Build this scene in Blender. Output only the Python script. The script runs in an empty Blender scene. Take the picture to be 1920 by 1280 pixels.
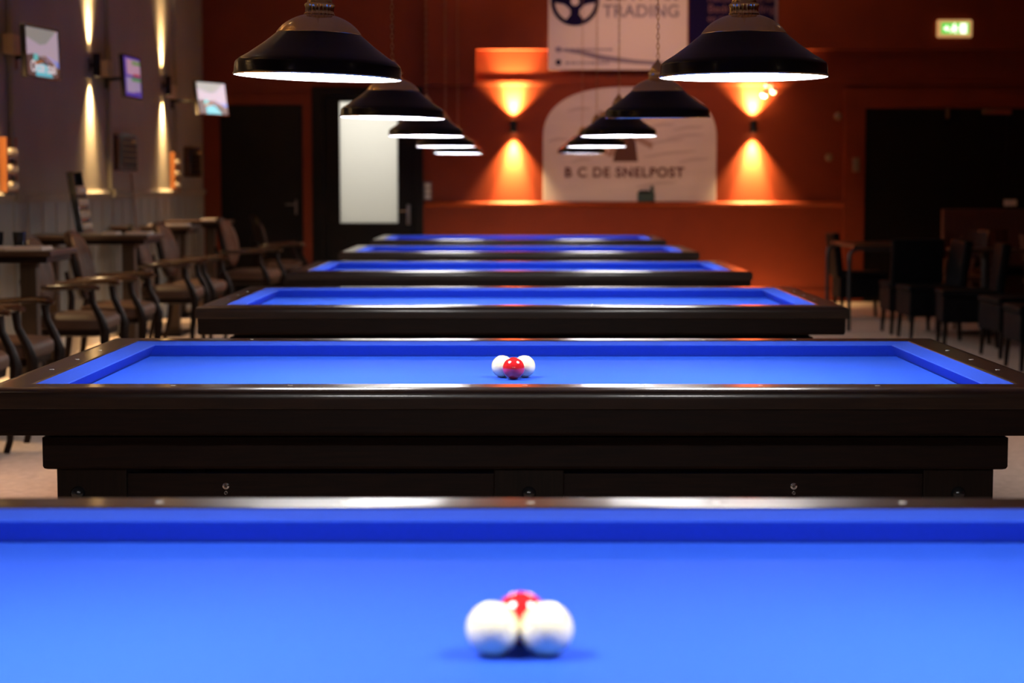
import bpy, math, random
from mathutils import Vector, Matrix
random.seed(7)
PI = math.pi
C = bpy.context.scene.collection
SC = bpy.context.scene

# ------------------------------------------------------------------ camera
F = 3480.0
TILT = math.atan(294.0 / F)
YAW = 7.0 / F
CAM = Vector((0, 0, 1.29))
cd = bpy.data.cameras.new('camera')
cam = bpy.data.objects.new('camera', cd)
C.objects.link(cam)
cam.location = CAM
cam.rotation_euler = (PI / 2 - TILT, 0, YAW)
cd.sensor_fit = 'HORIZONTAL'
cd.sensor_width = 36.0
cd.lens = F / 1920 * 36.0
cd.clip_end = 100
cd.dof.use_dof = True
cd.dof.focus_distance = 4.9
cd.dof.aperture_fstop = 3.6
SC.camera = cam
RM = cam.rotation_euler.to_matrix()


def W(px, py, Y):
    """point of the plane y = Y that the photo shows at pixel px, py -> X, Z"""
    d = RM @ Vector(((px - 960) / F, (640 - py) / F, -1))
    t = (Y - CAM.y) / d.y
    return CAM.x + d.x * t, CAM.z + d.z * t


# ------------------------------------------------------------------ world, exposure
w = bpy.data.worlds.new('world')
SC.world = w
w.use_nodes = True
w.node_tree.nodes['Background'].inputs[0].default_value = (1, .8, .6, 1)
w.node_tree.nodes['Background'].inputs[1].default_value = 0.0
SC.view_settings.view_transform = 'Standard'
SC.view_settings.look = 'None'
SC.view_settings.exposure = 0.0
SC.view_settings.gamma = 1
SC.view_settings.use_curve_mapping = False
SC.cycles.sample_clamp_indirect = 6
SC.cycles.blur_glossy = 0.3

LAMP_L = 50.0           # radiance of the lamp diffusers
SCONCE_LEFT = 420.0      # watts of one left-wall sconce beam
SCONCE_BACK = 1500.0
CEIL_GLOW = 14.0

# ------------------------------------------------------------------ materials
MATS = {}


def mat(name, col, rough=.6, metal=0, coat=0, noise=0, nscale=8, stretch=(1, 1, 1), col2=None, emit=None, es=1, spec=.5, bump=0):
    m = bpy.data.materials.new(name)
    m.use_nodes = True
    nt = m.node_tree
    b = nt.nodes['Principled BSDF']
    b.inputs['Base Color'].default_value = (*col, 1)
    b.inputs['Roughness'].default_value = rough
    b.inputs['Metallic'].default_value = metal
    b.inputs['Coat Weight'].default_value = coat
    b.inputs['Coat Roughness'].default_value = .08
    b.inputs['Specular IOR Level'].default_value = spec
    if col2 is not None or bump:
        tc = nt.nodes.new('ShaderNodeTexCoord')
        mp = nt.nodes.new('ShaderNodeMapping')
        mp.inputs['Scale'].default_value = stretch
        nz = nt.nodes.new('ShaderNodeTexNoise')
        nz.inputs['Scale'].default_value = nscale
        nz.inputs['Detail'].default_value = 5
        nt.links.new(tc.outputs['Object'], mp.inputs[0])
        nt.links.new(mp.outputs[0], nz.inputs['Vector'])
        if col2 is not None:
            rp = nt.nodes.new('ShaderNodeValToRGB')
            rp.color_ramp.elements[0].position = .35
            rp.color_ramp.elements[1].position = .68
            rp.color_ramp.elements[0].color = (*col, 1)
            rp.color_ramp.elements[1].color = (*col2, 1)
            nt.links.new(nz.outputs['Fac'], rp.inputs[0])
            nt.links.new(rp.outputs[0], b.inputs['Base Color'])
        if bump:
            bp = nt.nodes.new('ShaderNodeBump')
            bp.inputs['Strength'].default_value = bump
            bp.inputs['Distance'].default_value = .01
            nt.links.new(nz.outputs['Fac'], bp.inputs['Height'])
            nt.links.new(bp.outputs[0], b.inputs['Normal'])
    if emit is not None:
        b.inputs['Emission Color'].default_value = (*emit, 1)
        b.inputs['Emission Strength'].default_value = es
    if name == 'polished dark oak':
        b.inputs['Coat Roughness'].default_value = .10
    MATS[name] = m
    return m


M_cloth = mat('blue billiard cloth', (.017, .076, .56), .8, spec=.12, col2=(.019, .084, .60), nscale=180, bump=.02)
M_cloth_c = mat('blue cushion cloth', (.018, .064, .50), .85, spec=.15, col2=(.020, .070, .54), nscale=180)
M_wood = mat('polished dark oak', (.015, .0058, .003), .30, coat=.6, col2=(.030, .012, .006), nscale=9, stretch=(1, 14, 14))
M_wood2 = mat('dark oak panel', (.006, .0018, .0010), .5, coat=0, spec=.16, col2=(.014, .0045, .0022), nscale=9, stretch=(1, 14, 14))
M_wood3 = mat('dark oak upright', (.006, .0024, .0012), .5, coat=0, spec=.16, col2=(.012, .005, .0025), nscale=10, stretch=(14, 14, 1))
M_pearl = mat('pearl inlay', (.8, .78, .72), .2, coat=1)
M_blackp = mat('black plastic', (.012, .012, .014), .25, coat=.3)
M_chrome = mat('chrome', (.8, .8, .82), .12, metal=1)
M_brass = mat('polished brass', (.85, .62, .32), .16, metal=1)
M_brassd = mat('aged brass chain', (.42, .25, .09), .3, metal=1)
M_shade = mat('black lacquered shade', (.0045, .004, .006), .22, coat=.08, spec=.25)
M_shadein = mat('white shade lining', (.85, .85, .9), .5)
M_diff = mat('glowing lamp diffuser', (.9, .9, .9), .5, emit=(1.0, .97, .94), es=LAMP_L)
M_ballw = mat('cream ivory ball', (.93, .85, .52), .08, coat=1)
M_ballr = mat('red ball', (.62, .015, .018), .08, coat=1)
M_ballc = mat('cream rack ball', (.80, .66, .45), .1, coat=1)
M_floor = mat('beige carpet floor', (.48, .37, .30), .9, col2=(.60, .47, .39), nscale=24, spec=.2, bump=.15)
M_orange = mat('orange wall paint', (.20, .026, .0025), .6, col2=(.225, .030, .0032), nscale=3, spec=.35)
M_blue = mat('blue grey wall paint', (.27, .235, .175), .6, col2=(.30, .26, .195), nscale=2, spec=.3)
M_panel = mat('blue grey panelling paint', (.24, .25, .23), .55, col2=(.27, .28, .26), nscale=2, spec=.3)
M_cream = mat('cream trim paint', (.60, .58, .50), .5)
M_ceil = mat('grey ceiling paint', (.40, .30, .20), .9)
M_dark = mat('near black door paint', (.005, .003, .002), .5, spec=.2, col2=(.007, .0045, .003), nscale=4)
M_white = mat('white plastic', (.75, .73, .68), .4)
M_chairw = mat('dark mahogany chair frame', (.007, .0028, .0016), .40, coat=0, spec=.14, col2=(.014, .005, .003), nscale=12, stretch=(8, 8, 1))
M_arm = mat('polished mahogany armrest', (.040, .014, .006), .22, coat=.5, col2=(.06, .022, .010), nscale=12, stretch=(8, 8, 1))
M_uph = mat('brown leather upholstery', (.085, .042, .026), .55, coat=0, spec=.3, col2=(.105, .053, .033), nscale=7)
M_tabtop = mat('brown wood tabletop', (.035, .013, .006), .35, coat=.2, col2=(.05, .02, .010), nscale=8, stretch=(10, 1, 10))
M_post = mat('brown wooden post', (.038, .018, .007), .5, col2=(.052, .025, .010), nscale=8, stretch=(10, 10, 1))
M_paper = mat('cream paper', (.78, .66, .56), .8)
M_tubelg = mat('black steel tube', (.010, .011, .014), .4)
M_parson = mat('black leather', (.003, .0028, .004), .6, coat=0, spec=.06, col2=(.006, .0055, .007), nscale=10)
M_redch = mat('red brown wood', (.07, .018, .007), .5, coat=0, col2=(.09, .024, .010), nscale=8, stretch=(9, 9, 1))
M_orwood = mat('orange brown wood', (.40, .13, .035), .35, coat=.4, col2=(.46, .16, .045), nscale=8, stretch=(9, 9, 1))
M_cab = mat('dark mahogany cabinet', (.07, .022, .010), .25, coat=.6, col2=(.10, .035, .016), nscale=8, stretch=(9, 9, 1))
M_cue = mat('varnished cue wood', (.22, .10, .04), .3, coat=.6)
M_navy = mat('navy print', (.010, .007, .050), .7, spec=.05)
M_banner = mat('white banner vinyl', (.72, .66, .66), .5)
M_greyprint = mat('grey blue print', (.26, .23, .32), .8, spec=.1)
M_sign = mat('white sign board', (.66, .60, .58), .6, col2=(.60, .54, .53), nscale=1.6, stretch=(1, 1, 5))
M_cloud = mat('faint grey brush stroke print', (.50, .44, .44), .6)
M_print = mat('dark brown lettering', (.12, .045, .04), .8, spec=.1)
M_mill = mat('brown windmill print', (.11, .055, .045), .8, spec=.1)
M_millp = mat('pale brown sail print', (.36, .24, .19), .5)
M_pinkp = mat('pale print on navy', (.20, .11, .15), .8, spec=.1)
M_fit = mat('dimmed cream fitting', (.22, .15, .09), .5)  # cream darkened evenly; in white plastic the fittings came out too bright
M_greysw = mat('grey switch plastic', (.16, .15, .15), .4)
M_green = mat('dark green enamel', (.03, .06, .05), .4)


def emis(name, col, s):
    return mat(name, col, .4, emit=col, es=s)


# ------------------------------------------------------------------ mesh builder
class MB:
    def __init__(self):
        self.v, self.f, self.m = [], [], []

    def add(self, vs, fs, mi=0, M=None):
        o = len(self.v)
        for p in vs:
            p = Vector(p)
            self.v.append(tuple(M @ p if M else p))
        for f in fs:
            self.f.append([i + o for i in f])
            self.m.append(mi)
        return self

    def box(self, x0, x1, y0, y1, z0, z1, mi=0, M=None):
        vs = [(x0, y0, z0), (x1, y0, z0), (x1, y1, z0), (x0, y1, z0), (x0, y0, z1), (x1, y0, z1), (x1, y1, z1), (x0, y1, z1)]
        fs = [(0, 3, 2, 1), (4, 5, 6, 7), (0, 1, 5, 4), (1, 2, 6, 5), (2, 3, 7, 6), (3, 0, 4, 7)]
        return self.add(vs, fs, mi, M)

    def lathe(self, prof, n=48, mi=0, M=None, rfun=None):
        """prof = [(r, z), ...]; r = 0 closes with a pole"""
        vs, rows = [], []
        for (r, z) in prof:
            if r <= 1e-9:
                rows.append([len(vs)])
                vs.append((0, 0, z))
            else:
                row = []
                for k in range(n):
                    a = 2 * PI * k / n
                    rr = r * (rfun(a) if rfun else 1)
                    row.append(len(vs))
                    vs.append((rr * math.cos(a), rr * math.sin(a), z))
                rows.append(row)
        fs = []
        for a, b in zip(rows[:-1], rows[1:]):
            for k in range(n):
                k2 = (k + 1) % n
                if len(a) == 1 and len(b) == 1:
                    continue
                if len(a) == 1:
                    fs.append((a[0], b[k2], b[k]))
                elif len(b) == 1:
                    fs.append((a[k], a[k2], b[0]))
                else:
                    fs.append((a[k], a[k2], b[k2], b[k]))
        return self.add(vs, fs, mi, M)

    def tube(self, pts, rad, n=12, mi=0, M=None, flat=1.0):
        """swept tube; rad = number or list; flat scales the second axis"""
        pts = [Vector(p) for p in pts]
        if not isinstance(rad, (list, tuple)):
            rad = [rad] * len(pts)
        vs, fs = [], []
        up = None
        for i, p in enumerate(pts):
            t = (pts[min(i + 1, len(pts) - 1)] - pts[max(i - 1, 0)]).normalized()
            if up is None:
                up = Vector((0, 0, 1)) if abs(t.z) < .9 else Vector((1, 0, 0))
            s = t.cross(up).normalized()
            up = s.cross(t).normalized()
            for k in range(n):
                a = 2 * PI * k / n
                vs.append(p + s * math.cos(a) * rad[i] + up * math.sin(a) * rad[i] * flat)
        for i in range(len(pts) - 1):
            for k in range(n):
                k2 = (k + 1) % n
                fs.append((i * n + k, i * n + k2, (i + 1) * n + k2, (i + 1) * n + k))
        fs.append(tuple(reversed(range(n))))
        fs.append(tuple(range((len(pts) - 1) * n, len(pts) * n)))
        return self.add(vs, fs, mi, M)

    def prism(self, poly, a, b, axis='y', mi=0, M=None):
        """poly in two coords extruded between a and b along axis"""
        n = len(poly)

        def P(u, v, t):
            return {'y': (u, t, v), 'x': (t, u, v), 'z': (u, v, t)}[axis]
        vs = [P(u, v, a) for u, v in poly] + [P(u, v, b) for u, v in poly]
        fs = [tuple(range(n)), tuple(reversed(range(n, 2 * n)))]
        for k in range(n):
            k2 = (k + 1) % n
            fs.append((k2, k, n + k, n + k2))
        return self.add(vs, fs, mi, M)

    def build(self, name, m, parent=None, smooth=False, bevel=0, seg=2, loc=(0, 0, 0), subsurf=0):
        me = bpy.data.meshes.new(name)
        me.from_pydata(self.v, [], self.f)
        ms = m if isinstance(m, (list, tuple)) else [m]
        for x in ms:
            me.materials.append(x)
        for p, i in zip(me.polygons, self.m):
            p.material_index = i
            p.use_smooth = bool(smooth)
        import bmesh
        bm = bmesh.new()
        bm.from_mesh(me)
        bmesh.ops.recalc_face_normals(bm, faces=bm.faces)
        if smooth:
            for e in bm.edges:
                if len(e.link_faces) == 2 and e.calc_face_angle(0) > math.radians(38):
                    e.smooth = False
        bm.to_mesh(me)
        bm.free()
        o = bpy.data.objects.new(name, me)
        C.objects.link(o)
        o.location = loc
        if parent:
            o.parent = parent
        if bevel:
            md = o.modifiers.new('bevel', 'BEVEL')
            md.width = bevel
            md.segments = seg
            md.limit_method = 'ANGLE'
            md.harden_normals = False
        if subsurf:
            md = o.modifiers.new('subdivision', 'SUBSURF')
            md.levels = md.render_levels = subsurf
            for p in me.polygons:
                p.use_smooth = True
        return o


def tag(o, label=None, cat=None, group=None, kind=None):
    if label:
        o['label'] = label
    if cat:
        o['category'] = cat
    if group:
        o['group'] = group
    if kind:
        o['kind'] = kind
    return o


def empty(name, loc, label, cat, group=None, rz=0):
    o = bpy.data.objects.new(name, None)
    o.empty_display_size = .1
    C.objects.link(o)
    o.location = loc
    o.rotation_euler = (0, 0, rz)
    return tag(o, label, cat, group)


def copy_tree(o, parent=None):
    c = o.copy()
    C.objects.link(c)
    if parent:
        c.parent = parent
    for ch in list(o.children):
        copy_tree(ch, c)
    return c


def struct(name, mb, m, parent=None, **k):
    o = mb.build(name, m, parent, **k)
    if not parent:
        tag(o, kind='structure')
    return o


def text(name, s, size, m, parent, loc, rot=(PI / 2, 0, 0), bold=0, ext=.001, align='CENTER', space=1.0):
    cu = bpy.data.curves.new(name, 'FONT')
    cu.body = s
    cu.size = size
    cu.extrude = ext
    cu.offset = bold
    cu.align_x = align
    cu.align_y = 'CENTER'
    cu.space_character = space
    cu.materials.append(m)
    tmp_ = bpy.data.objects.new(name, cu)
    C.objects.link(tmp_)
    dg = bpy.context.evaluated_depsgraph_get()
    me = bpy.data.meshes.new_from_object(tmp_.evaluated_get(dg))
    bpy.data.objects.remove(tmp_)
    o = bpy.data.objects.new(name, me)
    C.objects.link(o)
    o.location = loc
    o.rotation_euler = rot
    if parent:
        o.parent = parent
    return o


def rot_to(d):
    return Vector(d).to_track_quat('-Z', 'Y').to_euler()


def spot(name, parent, loc, direction, watts, col, size, blend, radius):
    ld = bpy.data.lights.new(name, 'SPOT')
    ld.energy = watts
    ld.color = col
    ld.spot_size = size
    ld.spot_blend = blend
    ld.shadow_soft_size = radius
    o = bpy.data.objects.new(name, ld)
    C.objects.link(o)
    o.parent = parent
    o.location = loc
    o.rotation_euler = rot_to(direction)
    return o


# ------------------------------------------------------------------ the room
XL, XR, YB, YF, ZC = -3.43, 6.6, 20.5, -3.0, 4.1
struct('floor', MB().box(XL - .2, XR + .2, YF - .2, YB + .3, -.1, 0), M_floor)
struct('ceiling', MB().box(XL - .2, XR + .2, YF - .2, YB + .3, ZC, ZC + .1), M_ceil)
struct('wall_left', MB().box(XL - .15, XL, YF, YB + .15, 0, ZC), M_blue)
struct('wall_right', MB().box(XR, XR + .15, YF, YB + .15, 0, ZC), M_orange)
struct('wall_front', MB().box(XL - .15, XR + .15, YF - .15, YF, 0, ZC), M_blue)

dx0, dz1 = W(585, 163, YB)
dx1, _ = W(793, 163, YB)
b = MB()
b.box(XL, dx0, YB, YB + .15, 0, ZC)
b.box(dx0, dx1, YB, YB + .15, dz1, ZC)
b.box(dx1, XR, YB, YB + .15, 0, ZC)
struct('wall_back', b, M_orange)
# lit corridor behind the glazed door
b = MB()
b.box(dx0 - .3, dx1 + .3, YB + 2.0, YB + 2.1, 0, 2.7)
b.box(dx0 - .4, dx0 - .3, YB + .15, YB + 2.1, 0, 2.7)
b.box(dx1 + .3, dx1 + .4, YB + .15, YB + 2.1, 0, 2.7)
b.box(dx0 - .4, dx1 + .4, YB + .15, YB + 2.1, 2.7, 2.8)
b.box(dx0 - .4, dx1 + .4, YB + .3, YB + 2.1, -.1, 0)
struct('wall_corridor', b, M_cream)
al = bpy.data.lights.new('corridor_light', 'AREA')
al.energy = 28
al.size = .5
al.color = (1, .96, .9)
ao = bpy.data.objects.new('corridor_light', al)
C.objects.link(ao)
ao.location = ((dx0 + dx1) / 2, YB + 1.3, 2.6)
ao.rotation_euler = rot_to((0, -1.0, -.75))

# shallow pilaster above the ledge, ledge, dado shelf, frame of the double door
_, zl = W(900, 150, YB)
_, zl0 = W(900, 160, YB)
xa, _ = W(797, 100, YB)
xb, _ = W(893, 100, YB)
_, zf = W(950, 94, YB)
FA = .11
struct('trim_1', MB().box(xa, xb, YB - FA, YB, zl0, ZC).box(xb, XR, YB - FA, YB, zf, ZC), M_orange)  # second box: fascia added to cut off the sconce glow above the ledge
xc, _ = W(893, 155, YB)
b = MB()
b.prism([(YB, zl0 - .012), (YB - .009, zl0 - .012), (YB - .013, zl0 + .015), (YB - .013, zl - .01), (YB - .008, zl), (YB, zl)], xc, XR, 'x')
struct('trim_2', b, M_orange)
x1, zs1 = W(797, 379, YB)
x2, _ = W(1582, 386, YB)
zs0 = zs1 - .055
b = MB()
b.prism([(YB, zs0), (YB - .02, zs0), (YB - .055, zs0 + .03), (YB - .06, zs0 + .042), (YB - .03, zs1), (YB, zs1 + .008)], x1, x2, 'x')
struct('trim_3', b, M_orange)
# pilaster left of the double door and its lintel
p0, _ = W(1583, 200, YB)
p1, _ = W(1622, 200, YB)
_, pz = W(1600, 203, YB)
_, pz2 = W(1600, 168, YB)
b = MB()
b.box(p0, p1, YB - .05, YB, 0, pz2)
b.box(p1, XR, YB - .05, YB, pz, pz2)
struct('trim_4', b, M_orange, bevel=.004)
# door_3: dark double doors at the right
d3 = tag(empty('door_3', (0, 0, 0), None, None), kind='structure')
w2 = (XR - p1) / 2
for k in range(2):
    lf = MB()
    a0 = p1 + k * 1.55
    lf.box(a0 + .004, a0 + 1.546, YB - .035, YB, .005, pz - .004)
    lf.box(a0 + .25, a0 + 1.30, YB - .042, YB - .035, .25, pz - .3)
    lf.build('door_leaf', M_dark, d3, bevel=.003)
hx, hz = W(1775, 212, YB)
MB().box(hx - .018, hx + .018, YB - .07, YB - .036, hz - .06, hz + .05).build('door_closer', M_brassd, d3, bevel=.004)
hx, hz = W(1867, 210, YB)
MB().box(hx - .16, hx + .16, YB - .06, YB - .036, hz - .03, hz + .03).build('brass_plate', M_brass, d3, bevel=.005)
hx, hz = W(1892, 380, YB)
MB().box(hx - .07, hx + .07, YB - .06, YB - .042, hz - .035, hz + .035).build('door_plate', M_paper, d3, bevel=.005)
# door_1: dark plain door at the left
a0, az = W(413, 197, YB)
a1, _ = W(567, 197, YB)
d1 = tag(empty('door_1', (0, 0, 0), None, None), kind='structure')
MB().box(a0, a1, YB - .04, YB, .005, az).build('door_leaf', M_dark, d1, bevel=.004)
hx, hz = W(556, 388, YB)
MB().box(hx - .012, hx + .012, YB - .055, YB - .04, hz - .08, hz + .08).tube([(hx, YB - .05, hz + .03), (hx, YB - .09, hz + .03), (hx - .11, YB - .09, hz + .03)], .009).build('door_handle', M_greysw, d1, smooth=True)
b = MB()
f0, fz = W(385, 160, YB)
f1, _ = W(583, 160, YB)
b.box(XL, a0 - .003, YB - .05, YB, 0, az + .10)
b.box(a0 - .003, a1 + .003, YB - .05, YB, az + .004, az + .10)
b.box(a1 + .003, dx0, YB - .05, YB, 0, az + .10)
struct('trim_5', b, M_orange, bevel=.004)
# door_2: dark door with a frosted glowing pane
d2 = tag(empty('door_2', (0, 0, 0), None, None), kind='structure')
g0, gz0 = W(638, 418, YB)
g1, gz1 = W(745, 190, YB)
b = MB()
b.box(dx0, dx0 + .12, YB - .06, YB + .12, 0, dz1)
b.box(dx1 - .09, dx1, YB - .06, YB + .12, 0, dz1)
b.box(dx0 + .12, dx1 - .09, YB - .06, YB + .12, dz1 - .10, dz1)
b.build('door_frame', M_dark, d2, bevel=.004)
b = MB()
l0, l1, lt = dx0 + .122, dx1 - .092, dz1 - .102
b.box(l0, g0, YB, YB + .05, .005, lt)
b.box(g1, l1, YB, YB + .05, .005, lt)
b.box(g0, g1, YB, YB + .05, .005, gz0)
b.box(g0, g1, YB, YB + .05, gz1, lt)
b.build('door_leaf', M_dark, d2)
mg = bpy.data.materials.new('frosted glass')
mg.use_nodes = True
nt = mg.node_tree
nt.nodes.clear()
o_ = nt.nodes.new('ShaderNodeOutputMaterial')
tr = nt.nodes.new('ShaderNodeBsdfTranslucent')
tr.inputs[0].default_value = (.93, .93, .90, 1)
nt.links.new(tr.outputs[0], o_.inputs[0])
MB().box(g0 - .01, g1 + .01, YB + .02, YB + .028, gz0 - .01, gz1 + .01).build('glass_pane', mg, d2)
hx, hz = W(766, 402, YB)
b = MB()
b.box(hx - .02, hx + .02, YB - .012, YB, hz - .11, hz + .11)
b.tube([(hx, YB - .01, hz + .04), (hx, YB - .055, hz + .04), (hx - .10, YB - .055, hz + .04)], .009)
b.build('door_handle', M_chrome, d2, smooth=True)

# left wall dado moulding, battens, baseboards
edges = [YF, 3.6, 6.62, 9.66, 12.70, 15.74, 18.78, YB - .05]
b = MB()
for a, c in zip(edges[:-1], edges[1:]):
    z = 1.215
    b.prism([(XL, z - .045), (XL + .012, z - .045), (XL + .016, z - .02), (XL + .030, z - .012), (XL + .034, z + .006), (XL + .020, z + .014),
             (XL + .012, z + .034), (XL, z + .034)], a + (.16 if a > YF else 0), c, 'y')
struct('trim_6', b, M_blue)
b = MB()
for e in edges[1:-1]:
    b.box(XL, XL + .035, e - .08, e, 1.25, ZC)
    b.box(XL, XL + .06, e - .055, e, 1.18, 1.25)
struct('trim_7', b, M_blue, bevel=.006)
b = MB()
for k in range(60):
    yy = YF + .1 + k * .39
    if yy < YB - .1:
        b.box(XL, XL + .006, yy, yy + .33, .16, 1.16)
struct('trim_8', b, M_panel, bevel=.003)
b = MB().box(XL, XL + .02, YF, YB - .05, 0, .14)
struct('baseboard_left', b, M_cream, bevel=.004)
struct('baseboard_back', MB().box(dx1, p0, YB - .02, YB, 0, .14), M_orange, bevel=.004)

# ------------------------------------------------------------------ billiard tables
HX, HY = 1.15, .575          # half playing field between the cushion noses
ZBED, ZRAIL = .7535, .800


def ring_side(profile, k):
    """one mitred side of a rectangular frame; profile = [(outward, z)]"""
    b = MB()
    vs = []
    n = len(profile)
    for o, z in profile:
        x, y = HX + o, HY + o
        c = [((-x, -y), (x, -y)), ((x, -y), (x, y)), ((x, y), (-x, y)), ((-x, y), (-x, -y))][k]
        vs.append((c[0][0], c[0][1], z))
    for o, z in profile:
        x, y = HX + o, HY + o
        c = [((-x, -y), (x, -y)), ((x, -y), (x, y)), ((x, y), (-x, y)), ((-x, y), (-x, -y))][k]
        vs.append((c[1][0], c[1][1], z))
    fs = [tuple(range(n)), tuple(reversed(range(n, 2 * n)))]
    for i in range(n):
        j = (i + 1) % n
        fs.append((i, n + i, n + j, j))
    b.add(vs, fs)
    return b


CUSH = [(0, .7895), (.004, .7915), (.064, .7975), (.064, .748), (.028, .748), (.004, .783)]
RAIL = [(.064, .798), (.068, .8000), (.072, .8000), (.141, .8000), (.145, .8000), (.157, .7985), (.166, .794), (.171, .787), (.173, .778), (.173, .774), (.173, .755), (.173, .752), (.170, .749), (.064, .749)]
APRON = [(.07, .749), (.163, .749), (.163, .690), (.158, .683), (.07, .683)]
SKIRT = [(.0, .683), (.035, .683), (.035, .664), (.050, .664), (.050, .592), (.047, .586), (.040, .583), (.0, .583)]


def make_table(label):
    t = empty('billiard_table', (0, 0, 0), label, 'billiard table', 'blue cloth billiard tables in a row')
    MB().box(-HX - .02, HX + .02, -HY - .02, HY + .02, .70, ZBED).build('playing_cloth', M_cloth, t)
    for k in range(4):
        ring_side(CUSH, k).build('cushion', M_cloth_c, t)
        ring_side(RAIL, k).build('top_rail', M_wood, t, smooth=True)
        ring_side(APRON, k).build('apron', M_wood2, t, bevel=.002)
        ring_side(SKIRT, k).build('lower_frame', M_wood2, t)
    # pearl sight marks
    me = MB().lathe([(0, 0), (.0065, 0), (.0065, .0008), (0, .0008)], 14)
    first = None
    spots = []
    for i in range(1, 8):
        for s in (-1, 1):
            spots.append((-HX + i * 2 * HX / 8, s * (HY + .108)))
    for i in range(1, 4):
        for s in (-1, 1):
            spots.append((s * (HX + .108), -HY + i * 2 * HY / 4))
    for (x, y) in spots:
        if first is None:
            first = me.build('sight_mark', M_pearl, t, loc=(x, y, .7998))
        else:
            c = first.copy()
            c.location = (x, y, .7998)
            C.objects.link(c)
            c.parent = t
    # legs and panels
    bx, by = 1.172, .60
    wl = .175
    xs = [(-bx, -bx + wl), (-wl / 2 + .01, wl / 2 + .01), (bx - wl, bx)]
    for (x0, x1) in xs:
        for s in (-1, 1):
            y0, y1 = (s * by, s * (by - wl)) if s < 0 else (s * (by - wl), s * by)
            lg = MB().box(x0, x1, y0, y1, .03, .583).box(x0 + .01, x1 - .01, y0 + .01, y1 - .01, 0, .03).build('leg', M_wood3, t, bevel=.003)
            kb = MB()
            M = Matrix.Translation(((x0 + x1) / 2 - (.035 if x0 < -.5 else 0), s * by, .520)) @ Matrix.Rotation(-s * PI / 2, 4, 'X')
            kb.lathe([(0, .018), (.008, .017), (.015, .012), (.018, .004), (.018, -.002), (0, -.002)], 20, M=M)
            kb.build('adjusting_knob', M_blackp, lg, smooth=True)
            if abs((x0 + x1) / 2) > .5:
                e = -1 if x0 < 0 else 1
                kb = MB()
                M = Matrix.Translation((x1 if e > 0 else x0, (y0 + y1) / 2, .522)) @ Matrix.Rotation(e * PI / 2, 4, 'Y')
                kb.lathe([(0, .012), (.012, .010), (.02, .005), (.022, -.002), (0, -.002)], 20, M=M)
                kb.build('adjusting_knob', M_blackp, lg, smooth=True)
    for s in (-1, 1):
        for (x0, x1) in ((-bx + wl, -wl / 2 + .01), (wl / 2 + .01, bx - wl)):
            y0, y1 = sorted((s * (by - .012), s * (by - .04)))
            MB().box(x0, x1, y0, y1, .28, .568).build('side_panel', M_wood2, t)
        y0, y1 = -by + wl, by - wl
        x0, x1 = sorted((s * (bx - .012), s * (bx - .04)))
        MB().box(x0, x1, y0, y1, .28, .568).build('end_panel', M_wood2, t)
    for x in (-.750, .674):
        for zz, rr in ((.537, .0085), (.520, .006)):
            M = Matrix.Translation((x, -by + .012, zz)) @ Matrix.Rotation(PI / 2, 4, 'X')
            MB().lathe([(0, .006), (.003, .006), (.0045, .008), (rr, .006), (rr, 0), (0, 0)], 16, M=M).build('bolt', M_chrome, t, smooth=True)
    return t


TX = .023
TY = [5.20 + 3.04 * k for k in range(-1, 5)]
tlabels = [
    'blue cloth billiard table in the foreground, only its bed and far rail in view',
    'blue cloth billiard table in sharp focus, two white balls behind a red one',
    'empty blue cloth billiard table just behind the one in sharp focus',
    'empty blue cloth billiard table fourth in the row, midway to the back wall',
    'small distant blue cloth billiard table, second last of the row before the back wall',
    'farthest blue cloth billiard table, the one closest to the orange back wall']
t0 = make_table(tlabels[0])
tables = []
for k, y in enumerate(TY):
    t = t0 if k == 0 else copy_tree(t0)
    t.location = (TX, y, 0)
    t['label'] = tlabels[k]
    tables.append(t)

# ------------------------------------------------------------------ balls


def uv_ball(r, n=40, m=24):
    prof = [(r * math.sin(PI * i / m), -r * math.cos(PI * i / m)) for i in range(m + 1)]
    prof[0] = (0, -r)
    prof[-1] = (0, r)
    return MB().lathe(prof, n)


R = .03075
bm_ = uv_ball(R)
bw = bm_.build('billiard_ball', M_ballw, smooth=True)
br = bm_.build('billiard_ball', M_ballr, smooth=True)
gb = 'billiard balls racked on the blue cloth'


def ball(src, x, y, label, first):
    o = src if first else src.copy()
    if not first:
        C.objects.link(o)
    o.location = (x, y, ZBED + R + .0003)
    tag(o, label, 'billiard ball', gb)
    return o


e_ = .0309
ball(bw, .0045 - e_, 2.085, 'blurred cream white ball on the foreground table, left of the touching pair', True)
ball(bw, .0045 + e_, 2.085, 'blurred cream white ball on the foreground table, right of the touching pair', False)
ball(br, .0065, 2.085 + .0540, 'blurred red ball peeking out behind the two white balls in the foreground', True)
ball(bw, -.0065 - e_, 5.160, 'sharp white ball behind the red one, left of the pair', False)
ball(bw, -.0065 + e_, 5.160, 'sharp white ball behind the red one, right of the pair', False)
ball(br, -.0060, 5.160 - .0540, 'glossy red ball in sharp focus in front of two white balls', False)

# ------------------------------------------------------------------ hanging lamps
ZRIM = 1.577


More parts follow.
